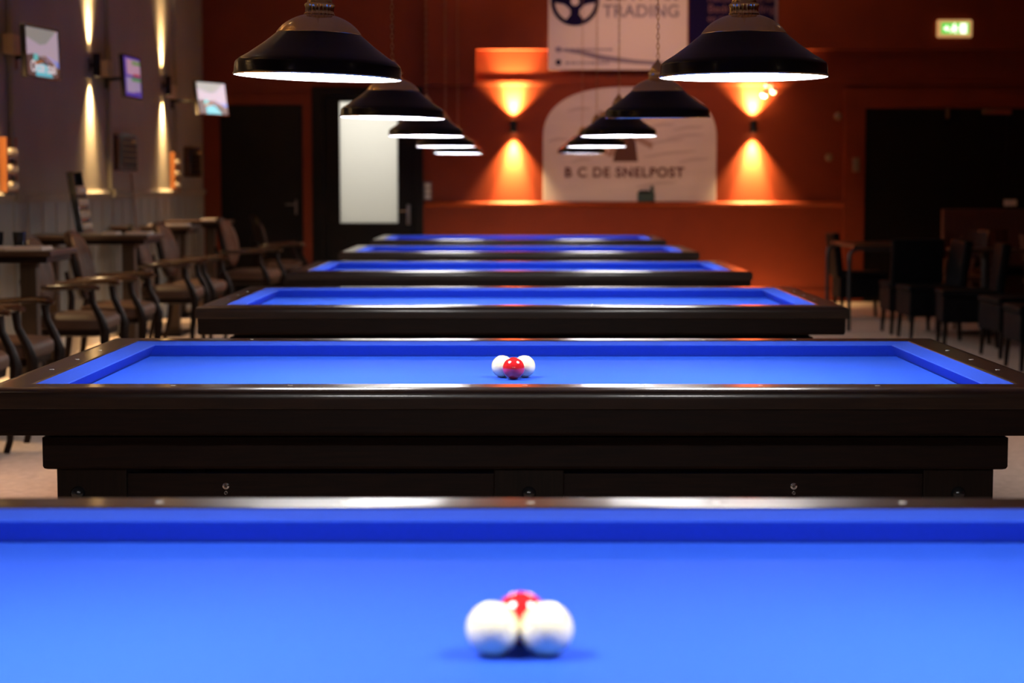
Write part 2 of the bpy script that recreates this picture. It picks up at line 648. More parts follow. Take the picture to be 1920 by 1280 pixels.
def make_lamp():
    t = empty('billiard_lamp', (0, 0, 0), '-', 'hanging lamp', 'black and brass lamps over the billiard tables')
    # shade, outside and inside skin
    out = [(.2265, 0), (.2275, .004), (.2245, .008), (.2235, .031), (.2205, .037), (.211, .045), (.188, .059), (.150, .086), (.113, .1165)]
    inn = [(.110, .115), (.148, .084), (.186, .056), (.209, .042), (.2165, .034), (.2205, .008), (.2245, 0)]
    b = MB()
    b.lathe(out, 72)
    b.lathe([(.113, .1165), (.110, .115)], 72)
    b.lathe(inn, 72, mi=1)
    b.lathe([(.2245, 0), (.2265, 0)], 72)
    sh = b.build('lamp_shade', [M_shade, M_shadein], t, smooth=True)
    MB().lathe([(.2262, -.001), (.2282, .0015), (.2262, .004)], 72).build('rim_band', M_brass, sh, smooth=True)
    # brass dome
    dm = [(.1135, .114), (.1145, .1165), (.1135, .1185)]
    aa, ab = math.acos(.1130 / .125), math.acos(.035 / .125)
    for i in range(13):
        a = aa + (ab - aa) * i / 12
        dm.append((.125 * math.cos(a), .1190 + .091 * (math.sin(a) - math.sin(aa))))
    b = MB().lathe(dm, 64)
    dome = b.build('brass_dome', M_brass, t, smooth=True)
    nd = MB().lathe([(.036, .1625), (.0385, .1655), (.040, .169), (.0375, .172), (.0365, .184), (.0395, .193), (.037, .1965), (.034, .198)], 176,
                    rfun=lambda a: 1 + .045 * math.cos(22 * a))
    nd.build('fluted_collar', M_brass, t, smooth=True)
    MB().lathe([(.034, .197), (.0335, .201), (.030, .211), (.023, .223), (.014, .234), (.008, .242), (.006, .250), (0, .250)], 40).build('top_cap', M_brass, t, smooth=True)
    # chain
    b = MB()
    z = .252
    L, r = .026, .0016
    i = 0
    while ZRIM + z + L < ZC - .01:
        pts = []
        nn = 10
        for k in range(nn + 1):
            a = 2 * PI * k / nn
            pts.append((.006 * math.cos(a), 0, L / 2 + (L / 2) * math.sin(a)))
        M = Matrix.Translation((0, 0, z)) @ Matrix.Rotation(PI / 2 * (i % 2), 4, 'Z')
        b.tube(pts, r, 5, M=M)
        z += L - .005
        i += 1
    b.build('chain', M_brassd, t, smooth=True)
    MB().lathe([(0, ZC - ZRIM - .0005), (.05, ZC - ZRIM - .0005), (.05, ZC - ZRIM - .012), (.02, ZC - ZRIM - .03), (.0, ZC - ZRIM - .032)], 32).build('ceiling_rose', M_brass, t, smooth=True)
    # glowing diffuser dished up into the shade
    MB().lathe([(0, .014), (.15, .012), (.2185, .009), (.2185, .012), (.15, .016), (0, .018)], 64).build('diffuser', M_diff, t, smooth=True)
    return t


rows = ['foreground table', 'sharp-focus second table', 'third table', 'fourth table', 'fifth table', 'farthest table']
tiltL = [(0, 0), (.2, 2.0), (.2, 1.2), (0, .4), (0, 0), (0, .3)]
tiltR = [(0, 0), (.15, -.1), (2.05, -.5), (0, -.3), (0, -.3), (.7, .3)]
l0_ = make_lamp()
n_ = 0
for k, y in enumerate(TY):
    for s in (-1, 1):
        t = l0_ if n_ == 0 else copy_tree(l0_)
        n_ += 1
        t.location = (.040 + s * .573, 5.04 + 3.04 * (k - 1), ZRIM)
        tl = (tiltL if s < 0 else tiltR)[k]
        t.rotation_euler = (math.radians(tl[0]), math.radians(tl[1]), 0)
        t['label'] = 'black shaded brass domed lamp hanging over the %s half of the %s' % ('left' if s < 0 else 'right', rows[k])
for t in [o for o in C.objects if o.name.startswith('billiard_lamp')]:
    # chains hang plumb even where a shade tilts
    for ch in t.children:
        if ch.name.startswith(('chain', 'ceiling_rose')):
            ch.rotation_euler = Matrix.Rotation(0, 3, 'X').to_euler()
            ch.matrix_parent_inverse = t.rotation_euler.to_matrix().to_4x4().inverted()

# ------------------------------------------------------------------ wall sconces


def make_sconce(label, group, loc, rz, watts, up_c, size_dn, size_up, halflen=.092, r=.032, off=.085, wcol=(1, .66, .28), core=.5):
    """up-and-down cylinder on a bracket; local -Y points away from the wall"""
    t = empty('wall_sconce', loc, label, 'wall lamp', group, rz)
    b = MB()
    b.lathe([(r - .004, -halflen + .012), (r - .004, -halflen), (r, -halflen), (r, halflen), (r - .004, halflen), (r - .004, halflen - .012)], 32,
            M=Matrix.Translation((0, -off, 0)))
    b.build('cylinder_body', M_blackp, t, smooth=True)
    b = MB()
    b.box(-.022, .022, -.012, -.0005, -.05, .05)
    b.box(-.010, .010, -off + r - .004, -.008, -.014, .014)
    b.build('wall_bracket', M_blackp, t, bevel=.002)
    ml = MATS.get('sconce lens') or mat('sconce lens', (.9, .8, .6), .3, emit=(1, .62, .28), es=22)
    for s in (-1, 1):
        z = s * (halflen - .004)
        MB().lathe([(0, z), (r - .005, z), (r - .005, z - s * .004), (0, z - s * .004)], 24, M=Matrix.Translation((0, -off, 0))).build('lens', ml, t)
        sz = size_dn if s < 0 else size_up
        spot('lamp_light', t, (0, -off, s * (halflen + .002)), (0, .0, s), watts * .28, wcol, sz, 1.0, .012)
        spot('lamp_core_light', t, (0, -off, s * (halflen + .002)), (0, .12, s), watts * up_c, wcol, sz * core, 1.0, .010)
    return t


zs = W(180, 122, 15.05)[1]
names = {5.90: 'black up-and-down wall lamp on the grey wall beside the third table', 8.96: 'black up-and-down wall lamp on the grey wall beside the nearer armchairs',
         12.01: 'black up-and-down wall lamp whose glow enters at the left frame edge',
         15.05: 'black cylinder wall lamp on the grey wall, between the first two screens', 18.12: 'black cylinder wall lamp on the grey wall, right beside the farthest screen'}
for y, lb in names.items():
    make_sconce(lb, 'sconces on the grey left wall', (XL, y, zs), PI / 2, SCONCE_LEFT, 1.0, math.radians(92), math.radians(84), off=.060, wcol=(1, .66, .32), core=.54)
for px, lb in ((963, 'black up-and-down wall lamp on the orange wall left of the arched sign'), (1411, 'black up-and-down wall lamp on the orange wall right of the arched sign')):
    X, Z = W(px, 237, YB)
    make_sconce(lb, 'sconces on the orange back wall', (X, YB, Z), 0, SCONCE_BACK, .65, math.radians(84), math.radians(104), halflen=.06, r=.038, off=.072, core=.54)

# warm fill spots added under the ceiling, unseen above the frame
fill_spots = [(-2.3, 7.5, 420, 46, (0, 0, -1), 'over the aisle between the armchairs and the billiard tables'),
         (-2.3, 2.5, 260, 70, (0, 0, -1), 'over the left aisle nearest the camera'),
         (3.2, 9.5, 150, 75, (0, 0, -1), 'over the right aisle beside the third billiard table'),
         (3.2, 2.5, 220, 75, (0, 0, -1), 'over the right aisle nearest the camera'),
         (1.4, 17.2, 330, 60, (0, 1, -.62), 'in front of the arched sign and the banners')]
dlm = emis('fill spot glow', (1, .75, .45), 3)
for (x, y, wt, deg, dr, lb) in fill_spots:
    o = MB().lathe([(0, 0), (.10, 0), (.11, -.006), (.115, 0)], 32).build('ceiling_fill_light', dlm, loc=(x, y, ZC - .001))
    tag(o, 'unseen warm fill light added at the ceiling ' + lb, 'ceiling light', 'added ceiling fill lights')
    ld = bpy.data.lights.new('fill_light', 'SPOT')
    ld.energy = wt
    ld.color = (1, .60, .38) if y < 15 else (1, .50, .31)
    ld.spot_size = math.radians(deg)
    ld.spot_blend = 1
    ld.shadow_soft_size = .1
    lo = bpy.data.objects.new('fill_light', ld)
    C.objects.link(lo)
    lo.parent = o
    lo.location = (0, 0, -.02)
    lo.rotation_euler = rot_to(dr)

# ------------------------------------------------------------------ screens on the left wall


def screen(label, A, B, ztop, h, lean, wall_y, content, wall_x=XL):
    """A, B = (x, y) of its near and far upper corners"""
    A, B = Vector((A[0], A[1], 0)), Vector((B[0], B[1], 0))
    wd = (B - A).length
    mid = (A + B) / 2
    rz = math.atan2((B - A).y, (B - A).x)
    t = empty('wall_screen', (mid.x, mid.y, ztop), label, 'television', 'flat screens on swing arms on the grey wall')
    t.rotation_euler = (Matrix.Rotation(rz, 3, 'Z') @ Matrix.Rotation(lean, 3, 'X')).to_euler()
    # local: x along screen (near -> far), -y is the viewing side, z up
    MB().box(-wd / 2, wd / 2, 0, .035, -h, 0).box(-wd / 4, wd / 4, .035, .06, -h * .8, -h * .2).build('case', M_blackp, t, bevel=.004)
    bz = .014
    b = MB()
    b.box(-wd / 2, wd / 2, -.004, 0, -bz, 0)
    b.box(-wd / 2, wd / 2, -.004, 0, -h, -h + bz)
    b.box(-wd / 2, -wd / 2 + bz, -.004, 0, -h + bz, -bz)
    b.box(wd / 2 - bz, wd / 2, -.004, 0, -h + bz, -bz)
    b.build('bezel', M_blackp, t)
    iw, ih = wd - 2 * bz, h - 2 * bz
    ms, b = [], MB()
    for i, (poly, col, s) in enumerate(content):
        ms.append(emis('screen picture', col, s))
        y = -.0006 - i * .00012
        vs = [(-wd / 2 + bz + u * iw, y, -h + bz + v * ih) for u, v in poly]
        b.add(vs, [tuple(range(len(vs)))], i)
    b.build('display', ms, t)
    return t, wd, h


def rect(u0, u1, v0, v1):
    return [(u0, v0), (u1, v0), (u1, v1), (u0, v1)]


def hall(br):
    g = lambda c: tuple(c)
    return [(rect(0, 1, 0, 1), (.46, .36, .42), br),
            ([(0, 1), (0, .80), (.42, .66), (.62, .70), (.95, 1)], (.28, .27, .24), br),
            ([(0, .42), (0, 0), (1, 0), (1, .20), (.55, .38), (.2, .46)], (.12, .07, .06), br * .8),
            ([(.58, .34), (1, .18), (1, .36), (.62, .46)], (.42, .34, .55), br),
            ([(.84, .22), (1, .18), (1, .33), (.86, .36)], (.16, .22, .62), br),
            ([(.40, .42), (.55, .40), (1, .12), (1, .20), (.58, .44)], (.20, .09, .02), br),
            ([(.20, .30), (.36, .34), (.34, .46), (.22, .46)], (.14, .52, .50), br),
            ([(.20, .24), (.50, .30), (.50, .34), (.22, .30)], (.45, .14, .03), br),
            ([(.26, 0), (.80, 0), (.58, .26), (.46, .28), (.26, .23)], (.12, .52, .60), br)]


s1, wd1, h1 = screen('black framed screen showing a billiard hall with white lettering, nearest on the wall', (-3.201, 12.2), (-3.115, 12.75), 2.335, .345, math.radians(-2), 12.5, hall(.72))
mt = emis('screen caption', (.75, .66, .66), .75)
c_ = text('caption', 'Onze zaal', .105, mt, s1, (0, -.0025, -h1 + .075), bold=.002, ext=.0002)
s2, wd2, h2 = screen('narrow looking screen showing a page in blue, pink and green blocks', (-3.200, 15.24), (-3.175, 15.80), 2.352, .35, math.radians(-3), 15.5,
                     [(rect(0, 1, 0, 1), (.05, .03, .30), .8), (rect(.16, 1, .55, .95), (.42, .24, .33), .8), (rect(.10, .95, .10, .48), (.30, .24, .36), .8),
                      (rect(.5, 1, .82, .92), (.12, .24, .07), .8), (rect(.42, 1, .40, .49), (.06, .22, .06), .8), (rect(.55, .95, .52, .59), (.35, .02, .02), .8),
                      (rect(.6, 1, 0, .14), (.05, .03, .30), .8)])
s3, wd3, h3 = screen('bright tilted screen showing a billiard hall, farthest on the wall by the corner', (-3.135, 18.28), (-2.915, 18.75), 2.305, .335, math.radians(-7), 18.5,
                     [(p, tuple(min(1, c * 1.1 + .16) for c in col), s * 1.15) for p, col, s in hall(1.0)])
for (t, wd), wy, back in (((s1, wd1), 12.62, 0), ((s2, wd2), 15.5, 0), ((s3, wd3), 18.45, 0)):
    # cream wall box and black swing arm: parts of the screen, built in world space
    bpy.context.view_layer.update()
    inv = t.matrix_world.inverted()
    zz = t.location.z - .10
    p = MB().box(XL, XL + .07, wy - .1, wy + .1, zz - .07, zz + .06).build('wall_box', mat('beige wall box', (.60, .42, .27), .5) if 'beige wall box' not in MATS else MATS['beige wall box'], t, bevel=.005)
    p.matrix_parent_inverse = inv
    q = t.matrix_world @ Vector((0, .05, -.18))
    arm = MB().tube([(XL + .002, wy + .14, q.z), (XL + .05, wy + .14, q.z), (q.x - .05, q.y + .05, q.z), (q.x, q.y, q.z)], .016, 10)
    arm.box(XL + .0005, XL + .02, wy + .09, wy + .19, q.z - .08, q.z + .08)
    a = arm.build('swing_arm', M_blackp, t)
    a.matrix_parent_inverse = inv

# ------------------------------------------------------------------ ball racks, cabinets, cue on the left wall


def ball_rack(label, m, loc, rz, nrow, sp, width=.27, depth=.048, lean=0, balls='', top=.03):
    t = empty('ball_rack', loc, label, 'ball rack', 'ball racks along the grey wall', rz)
    t.rotation_euler = (Matrix.Rotation(rz, 3, 'Z') @ Matrix.Rotation(lean, 3, 'X')).to_euler()
    H = nrow * sp + top
    b = MB()
    b.box(-width / 2, width / 2, -.012, 0, 0, H)
    b.build('back_board', m, t, bevel=.002)
    for s in (-1, 1):
        x0, x1 = sorted((s * width / 2, s * (width / 2 - .012)))
        MB().box(x0, x1, -depth, -.012, 0, H).build('side_board', m, t, bevel=.002)
    bpy.context.view_layer.update()
    for k in range(nrow):
        z = .012 + k * sp
        MB().box(-width / 2 + .012, width / 2 - .012, -depth + .004, -.012, z - .012, z).build('shelf', m, t)
        for j in range(3):
            o = bw.copy()
            o.data = rack_mesh
            C.objects.link(o)
            p = t.matrix_world @ Vector(((j - 1) * .068, -.012 - R - .0005, z + R + .0005))
            o.location = p
            tag(o, balls, 'billiard ball', 'cream balls in ' + ('the rack at the frame edge' if 'frame' in balls else 'the black rack' if 'black' in balls else 'the far rack'))
    return t


rack_mesh = bm_.build('spare_ball', M_ballc, smooth=True)
tmp = rack_mesh
rack_mesh = tmp.data
bpy.data.objects.remove(tmp)
ball_rack('orange brown wooden wall rack holding cream balls, at the left frame edge', M_orwood, (XL, 12.52, 1.24), PI / 2, 3, .112, balls='cream ball on a shelf of the orange rack at the left frame edge')
ball_rack('small orange brown wall rack of balls, beyond the farther wall lamp', M_orwood, (XL, 18.62, 1.245), PI / 2, 3, .112, balls='tiny cream ball on the small far rack beyond the farther wall lamp')


def cabinet(label, y0, y1, z0, z1, d=.07):
    t = empty('scoreboard_cabinet', (XL, (y0 + y1) / 2, z0), label, 'wall cabinet', 'dark scoreboard cabinets on the grey wall')
    hw, h = (y1 - y0) / 2, z1 - z0
    poly = [(-hw, 0), (hw, 0), (hw, h - .05)]
    for k in range(7):
        a = k / 6 * PI / 2
        poly.append((hw - .06 + .06 * math.cos(a), h - .05 + .05 * math.sin(a)))
    poly += [(-hw + .02, h), (-hw, h - .015)]
    MB().prism(poly, 0.0005, d, 'x').build('case', M_cab, t, bevel=.003)
    pl = [(u * .8, h / 2 + (v - h / 2) * .82) for u, v in poly]
    MB().prism(pl, d, d + .006, 'x').build('score_panel', M_orwood if False else M_wood2, t)
    for k in range(4):
        MB().tube([(d + .014, -hw * .65, h * (.28 + .16 * k)), (d + .014, hw * .65, h * (.28 + .16 * k))], .004, 8).build('score_rod', M_brassd, t)
    MB().tube([(d * .5, hw * .3, h - .06), (d + .03, hw * .45, h - .05)], .014, 12).build('brass_knob', M_brass, t)
    return t


cabinet('dark wooden scoreboard cabinet on the wall between the two wall lamps', 15.82, 16.55, 1.41, 1.72)
cabinet('dark wooden scoreboard cabinet near the corner, beneath the farthest screen', 19.25, 19.95, 1.37, 1.68, .06)

# cue leaning on the wall
b = MB().tube([(XL + .16, 16.35, .001), (XL + .085, 16.45, .7), (XL + .013, 16.55, 1.39)], [.014, .0105, .006], 14)
q = b.build('billiard_cue', M_cue, smooth=True)
tag(q, 'slim wooden billiard cue leaning against the grey wall below the scoreboard cabinet', 'cue')

# ------------------------------------------------------------------ small wall tables with papers


def wall_table(label, y0, y1, x1, group='narrow dark tables along the grey wall'):
    x0 = XL + .02
    ym = (y0 + y1) / 2
    t = empty('wall_table', ((x0 + x1) / 2, ym, 0), label, 'side table', group)
    hw, hd = (x1 - x0) / 2, (y1 - y0) / 2
    MB().box(-hw, hw, -hd, hd, .91, .94).build('tabletop', M_tabtop, t, bevel=.006)
    MB().box(-hw + .02, hw - .03, -hd + .03, hd - .03, .875, .91).build('apron', M_wood2, t, bevel=.003)
    for sx, sy in ((hw - .19, 0), (-hw + .12, 0)):
        MB().box(sx - .045, sx + .045, sy - .045, sy + .045, .04, .875).build('post', M_post, t, bevel=.006)
        MB().box(sx - .09, sx + .09, sy - .22, sy + .22, 0.0, .04).build('foot', M_wood2, t, bevel=.006)
    return t


WT = [(9.82, 10.42, -2.46), (12.86, 13.46, -2.55), (15.62, 16.22, -2.74), (17.95, 18.5, -2.80)]
wl_ = ['narrow dark wall table at the left frame edge with a brown box and papers', 'narrow dark wall table carrying the black ball rack',
       'narrow dark wall table in front of the leaning cue, between armchairs', 'small dark wall table with one pale paper, nearest the corner']
for (a, c, x), lb in zip(WT, wl_):
    wall_table(lb, a, c, x)


def paper(x, y, w_, d_, label, h=.018, m=M_paper, rz=0, z=.94, name='score_pad', cat='paper pad', grp='pale score pads on the wall tables'):
    b = MB().box(-w_ / 2, w_ / 2, -d_ / 2, d_ / 2, .0, h * .55).box(-w_ / 2 + .004, w_ / 2 - .006, -d_ / 2 + .003, d_ / 2 - .005, h * .55, h)
    o = b.build(name, m, loc=(x, y, z + .0005), bevel=.0015)
    o.rotation_euler = (0, 0, rz)
    tag(o, label, cat, grp)
    return o


paper(-2.80, 10.02, .12, .2, 'cream pad lying next to the brown box, table at the left frame edge')
paper(-2.62, 10.00, .20, .24, 'wide cream pad at the open end of the table at the left frame edge')
paper(-2.86, 13.16, .10, .2, 'pale pad beside the black ball rack')
paper(-2.66, 13.14, .17, .2, 'pinkish pad at the open end of the table with the black ball rack')
paper(-3.02, 15.9, .22, .22, 'pale pad at the wall end of the table in front of the cue')
paper(-2.86, 15.95, .12, .2, 'small pale pad at the open end of the table in front of the cue')
paper(-2.98, 18.2, .18, .2, 'pale pad on the small wall table nearest the corner')
# brown box with paper lid on the first table
t = empty('storage_box', (-3.02, 10.06, .9405), 'brown wooden box with a pale lid on the wall table at the left frame edge', 'box')
MB().box(-.12, .12, -.12, .12, 0, .035).build('box_body', M_orwood, t, bevel=.003)
MB().box(-.125, .125, -.125, .125, .035, .055).build('lid', M_paper, t, bevel=.003)
# dark cups
cupm = MB().lathe([(0, 0), (.028, 0), (.034, .05), (.036, .09), (.033, .09), (.031, .05), (.025, .006), (0, .006)], 28)
cup = cupm.build('drinking_cup', M_blackp, smooth=True, loc=(-2.86, 10.24, .9405))
tag(cup, 'dark cup standing close behind the box on the left edge table', 'cup', 'dark cups on the left edge table')
c2 = cup.copy()
C.objects.link(c2)
c2.location = (-2.74, 10.25, .9405)
tag(c2, 'dark cup standing behind the wide pad on the left edge table', 'cup', 'dark cups on the left edge table')

ball_rack('black ball rack with four rows of balls standing on a wall table', M_blackp, (-3.06, 13.08, .950), math.radians(88), 4, .085, width=.24, lean=math.radians(-9),
          balls='cream ball in a row of the black rack standing on the wall table', top=.09)

# ------------------------------------------------------------------ left armchairs


def make_armchair():
    t = empty('armchair', (0, 0, 0), '-', 'armchair', 'wooden armchairs with brown leather along the grey wall')
    # faces +x
    b = MB()
    n = 28
    ring = []
    # seat cushion: rounded D outline, domed
    def outline(s, f):
        pts = []
        for k in range(n):
            a = 2 * PI * k / n
            cx, sy = math.cos(a), math.sin(a)
            e = .45
            x = .225 * math.copysign(abs(cx) ** e, cx)
            y = .255 * math.copysign(abs(sy) ** e, sy) * (1 + .10 * x / .225)
            pts.append((x * s + .04, y * s, f))
        return pts
    lay = [outline(.93, .418), outline(.99, .428), outline(1.0, .456), outline(.985, .480), outline(.90, .500), outline(.6, .512), outline(.25, .516)]
    vs = [p for l in lay for p in l]
    fs = []
    for i in range(len(lay) - 1):
        for k in range(n):
            fs.append((i * n + k, i * n + (k + 1) % n, (i + 1) * n + (k + 1) % n, (i + 1) * n + k))
    fs.append(tuple(range(n)))
    fs.append(tuple(range((len(lay) - 1) * n, len(lay) * n)))
    b.add(vs, fs)
    b.build('seat', M_uph, t, smooth=True)
    lay = [outline(.86, .378), outline(.93, .384), outline(.95, .420), outline(.90, .422)]
    vs = [p for l in lay for p in l]
    fs = []
    for i in range(3):
        for k in range(n):
            fs.append((i * n + k, i * n + (k + 1) % n, (i + 1) * n + (k + 1) % n, (i + 1) * n + k))
    fs.append(tuple(range(n)))
    fs.append(tuple(range(3 * n, 4 * n)))
    MB().add(vs, fs).build('seat_frame', M_chairw, t, smooth=True)
    # backrest: oval pad in a wooden rim, leaning back
    M = Matrix.Translation((-.215, 0, .76)) @ Matrix.Rotation(math.radians(-13), 4, 'Y')
    def oval(rx, rz, x):
        out = []
        for k in range(36):
            a = 2 * PI * k / 36
            c, s = math.cos(a), math.sin(a)
            out.append((x + .035 * (1 - (c) ** 2) * 0 + .03 * (abs(c) ** 2), rx * math.copysign(abs(c) ** .75, c), rz * math.copysign(abs(s) ** .75, s)))
        return out
    def shell(lay):
        n_ = 36
        vs = [p for l in lay for p in l]
        fs = []
        for i in range(len(lay) - 1):
            for k in range(n_):
                fs.append((i * n_ + k, i * n_ + (k + 1) % n_, (i + 1) * n_ + (k + 1) % n_, (i + 1) * n_ + k))
        fs.append(tuple(range(n_)))
        fs.append(tuple(range((len(lay) - 1) * n_, len(lay) * n_)))
        return MB().add(vs, fs, 0, M)
    shell([oval(.195, .20, -.01), oval(.20, .205, .0), oval(.195, .20, .022), oval(.16, .165, .034), oval(.08, .09, .040)]).build('backrest', M_uph, t, smooth=True)
    shell([oval(.20, .205, -.032), oval(.222, .228, -.026), oval(.228, .234, -.005), oval(.220, .226, .012), oval(.203, .208, .012), oval(.203, .208, -.005)]).build('back_frame', M_chairw, t, smooth=True)
    for s in (-1, 1):
        y = .265 * s
        # front leg with arm support, one sweeping piece
        MB().tube([(.215, y * .93, 0), (.232, y * .95, .06), (.235, y, .18), (.255, y * 1.03, .30), (.262, y * 1.04, .42), (.235, y * 1.06, .50), (.195, y * 1.08, .58), (.185, y * 1.09, .66)],
                  [.016, .017, .021, .028, .030, .024, .020, .022], 12).build('leg', M_chairw, t, smooth=True)
        MB().tube([(-.29, y * .85, 0), (-.25, y * .85, .18), (-.225, y * .85, .38), (-.215, y * .83, .55), (-.25, y * .80, .72)],
                  [.016, .020, .024, .022, .014], 12).build('leg', M_chairw, t, smooth=True)
        MB().tube([(-.235, y * .84, .66), (-.16, y * .98, .672), (-.02, y * 1.10, .676), (.12, y * 1.13, .684), (.20, y * 1.10, .682), (.235, y * 1.08, .670)],
                  [.016, .024, .028, .030, .030, .018], 12, flat=.62).build('armrest', M_arm, t, smooth=True)
    return t


ac = make_armchair()
arm_spots = [(-2.67, 9.48, 0, 'wooden armchair with brown seat at the left frame edge, its back out of view'),
             (-2.72, 11.35, 0, 'wooden armchair directly beyond the left edge wall table'),
             (-2.70, 12.38, 0, 'wooden armchair whose rounded back stands before the black ball rack'),
             (-2.71, 14.42, 0, 'wooden armchair just beyond the table with the black ball rack'),
             (-2.67, 15.22, -.1, 'wooden armchair just in front of the table by the leaning cue'),
             (-2.48, 17.25, -.15, 'wooden armchair near the corner, before the dark left door'),
             (-2.67, 8.62, 0, 'wooden armchair mostly outside the left frame edge, only seat and arm end showing')]
for i, (x, y, rz, lb) in enumerate(arm_spots):
    t = ac if i == 0 else copy_tree(ac)
    t.location = (x, y, 0)
    t.rotation_euler = (0, 0, rz)
    t['label'] = lb
t = copy_tree(ac)
t.location = (-2.45, 19.2, 0)
t.rotation_euler = (0, 0, .25)
t['label'] = 'dim farthest armchair standing against the dark left door'

# ------------------------------------------------------------------ back wall: banner, arched sign, small fittings
YW = YB - .11
bx0, bz0 = W(1028, 131, YW)
bx1, _ = W(1288, 131, YW)
bz1 = 3.72
t = empty('banner', ((bx0 + bx1) / 2, YW, bz0), 'white banner with navy steering wheel logo and TRADING lettering', 'banner', 'sponsor banners above the ledge')
hw = (bx1 - bx0) / 2
MB().box(-hw, hw, -.012, -.001, 0, bz1 - bz0).build('vinyl_sheet', M_banner, t)
cx, cz = W(1078, 3, YW)
lx, lz = cx - t.location.x, cz - bz0
RW = .262


def disc_ring(b, cx, cz, r0, r1, y0, y1, n=48, mi=0):
    vs, fs = [], []
    for k in range(n):
        a = 2 * PI * k / n
        for r in (r0, r1):
            for y in (y0, y1):
                vs.append((cx + r * math.cos(a), y, cz + r * math.sin(a)))
    for k in range(n):
        i, j = k * 4, ((k + 1) % n) * 4
        fs += [(i, j, j + 2, i + 2), (i + 1, i + 3, j + 3, j + 1), (i + 2, j + 2, j + 3, i + 3), (i, i + 1, j + 1, j)]
    b.add(vs, fs, mi)


b = MB()
disc_ring(b, lx, lz, RW * .83, RW, -.015, -.012)
# hub and four broad curved spokes
b.prism([(lx + .10 * math.cos(2 * PI * k / 24), lz + .10 * math.sin(2 * PI * k / 24)) for k in range(24)], -.0155, -.012)
for sgn in (-1, 1):
    b.prism([(lx + sgn * .02, lz + .08), (lx + sgn * RW * .88, lz + .10), (lx + sgn * RW * .88, lz - .01), (lx + sgn * .12, lz - .03), (lx + sgn * .02, lz - .10)], -.0152, -.012)
b.prism([(lx - .055, lz + .02), (lx + .055, lz + .02), (lx + .05, lz - .14), (lx + .12, lz - RW * .86), (lx - .12, lz - RW * .86), (lx - .05, lz - .14)], -.0154, -.012)
b.build('steering_wheel_logo', M_navy, t)
MB().prism([(lx + .045 * math.cos(2 * PI * k / 20), lz + .045 * math.sin(2 * PI * k / 20)) for k in range(20)], -.0175, -.0158).build('logo_hub', M_banner, t)
xx, zz = W(1202, 22, YW)
text('banner_lettering', 'TRADING', .185, M_greyprint, t, (xx - t.location.x, -.014, zz - bz0), bold=.004, space=1.04)
xx, zz = W(1202, -10, YW)
text('banner_lettering', 'BENTVAK', .175, M_print, t, (xx - t.location.x, -.014, zz - bz0), bold=.004, space=1.04)
# swoosh and footer marks
def bp(px, py):
    x, z = W(px, py, YW)
    return (x - t.location.x, z - bz0)
b = MB()
up = [(1040, 91), (1090, 94), (1130, 103), (1190, 112), (1286, 119)]
dn = [(1286, 125), (1190, 120), (1130, 114), (1085, 102), (1040, 93)]
b.prism([bp(*p) for p in up + dn], -.0140, -.012)
b.build('swoosh_print', M_greyprint, t)
for py, m in ((93, M_greyprint), (117, M_navy)):
    x, z = bp(1047, py)
    MB().prism([(x + .032 * math.cos(2 * PI * k / 20), z + .032 * math.sin(2 * PI * k / 20)) for k in range(20)], -.0150, -.012).build('round_icon', m, t)
for py in (93, 118):
    random.seed(py)
    b = MB()
    x = 1060
    while x < 1142:
        wpx = random.choice((5, 6, 8))
        q0, q1 = bp(x, py - 2.2), bp(x + wpx, py + 2.2)
        b.box(q0[0], q1[0], -.0146, -.012, q1[1], q0[1])
        q0, q1 = bp(x + wpx - 1, py - .3), bp(x + wpx + 4, py + .3)
        b.box(q0[0], q1[0], -.0143, -.012, q1[1], q0[1])
        x += wpx + 3
    b.build('small_print', M_greyprint, t)

n0, nz0 = W(1291, 100, YW)
n1, _ = W(1452, 100, YW)
t = empty('banner', ((n0 + n1) / 2, YW, nz0), 'navy blue banner with pale text, half hidden behind the right near lamp', 'banner', 'sponsor banners above the ledge')
hw = (n1 - n0) / 2
MB().box(-hw, hw, -.012, -.001, 0, 3.72 - nz0).build('vinyl_sheet', M_navy, t)
for s in (1,):
    MB().box(hw, hw + .03, -.014, -.001, 0, 3.72 - nz0).build('edge_strip', M_greyprint, t)
tx, tz = W(1390, 17, YW)
text('banner_lettering', 'Bedrijfskleding', .125, M_pinkp, t, (tx - t.location.x, -.014, tz - nz0), bold=.001)
tx, tz = W(1390, -3, YW)
text('banner_lettering', 'Reclame & druk', .115, M_pinkp, t, (tx - t.location.x, -.014, tz - nz0), bold=.001)
tx, tz = W(1355, 35, YW)
text('banner_lettering', 'en meer', .10, M_pinkp, t, (tx - t.location.x, -.014, tz - nz0), bold=.001)

YW = YB
# arched club sign
a0, az0 = W(1018, 379, YW)
a1, _ = W(1342, 379, YW)
_, az1 = W(1180, 163, YW)
_, azs = W(1180, 262, YW)
az0 = zs1 + .008
xm = (a0 + a1) / 2
t = empty('arched_sign', (xm, YW, az0), 'white arched sign with windmill and the words B C DE SNELPOST above the wall ledge', 'sign')
hw, H, hs = (a1 - a0) / 2, az1 - az0, azs - az0
poly = [(-hw, 0), (hw, 0)]
for k in range(0, 41):
    a = PI * k / 40
    c, s = math.cos(a), math.sin(a)
    poly.append((hw * math.copysign(abs(c) ** .80, c), hs + (H - hs) * abs(s) ** .80))
MB().prism(poly, -.020, -.0005).build('sign_board', M_sign, t, bevel=.003)


def sp_(px, py):
    x, z = W(px, py, YW)
    return (x - xm, z - az0)


def pad(b, pts, y=-.0215):
    b.prism([sp_(*p) for p in pts], y, -.020)


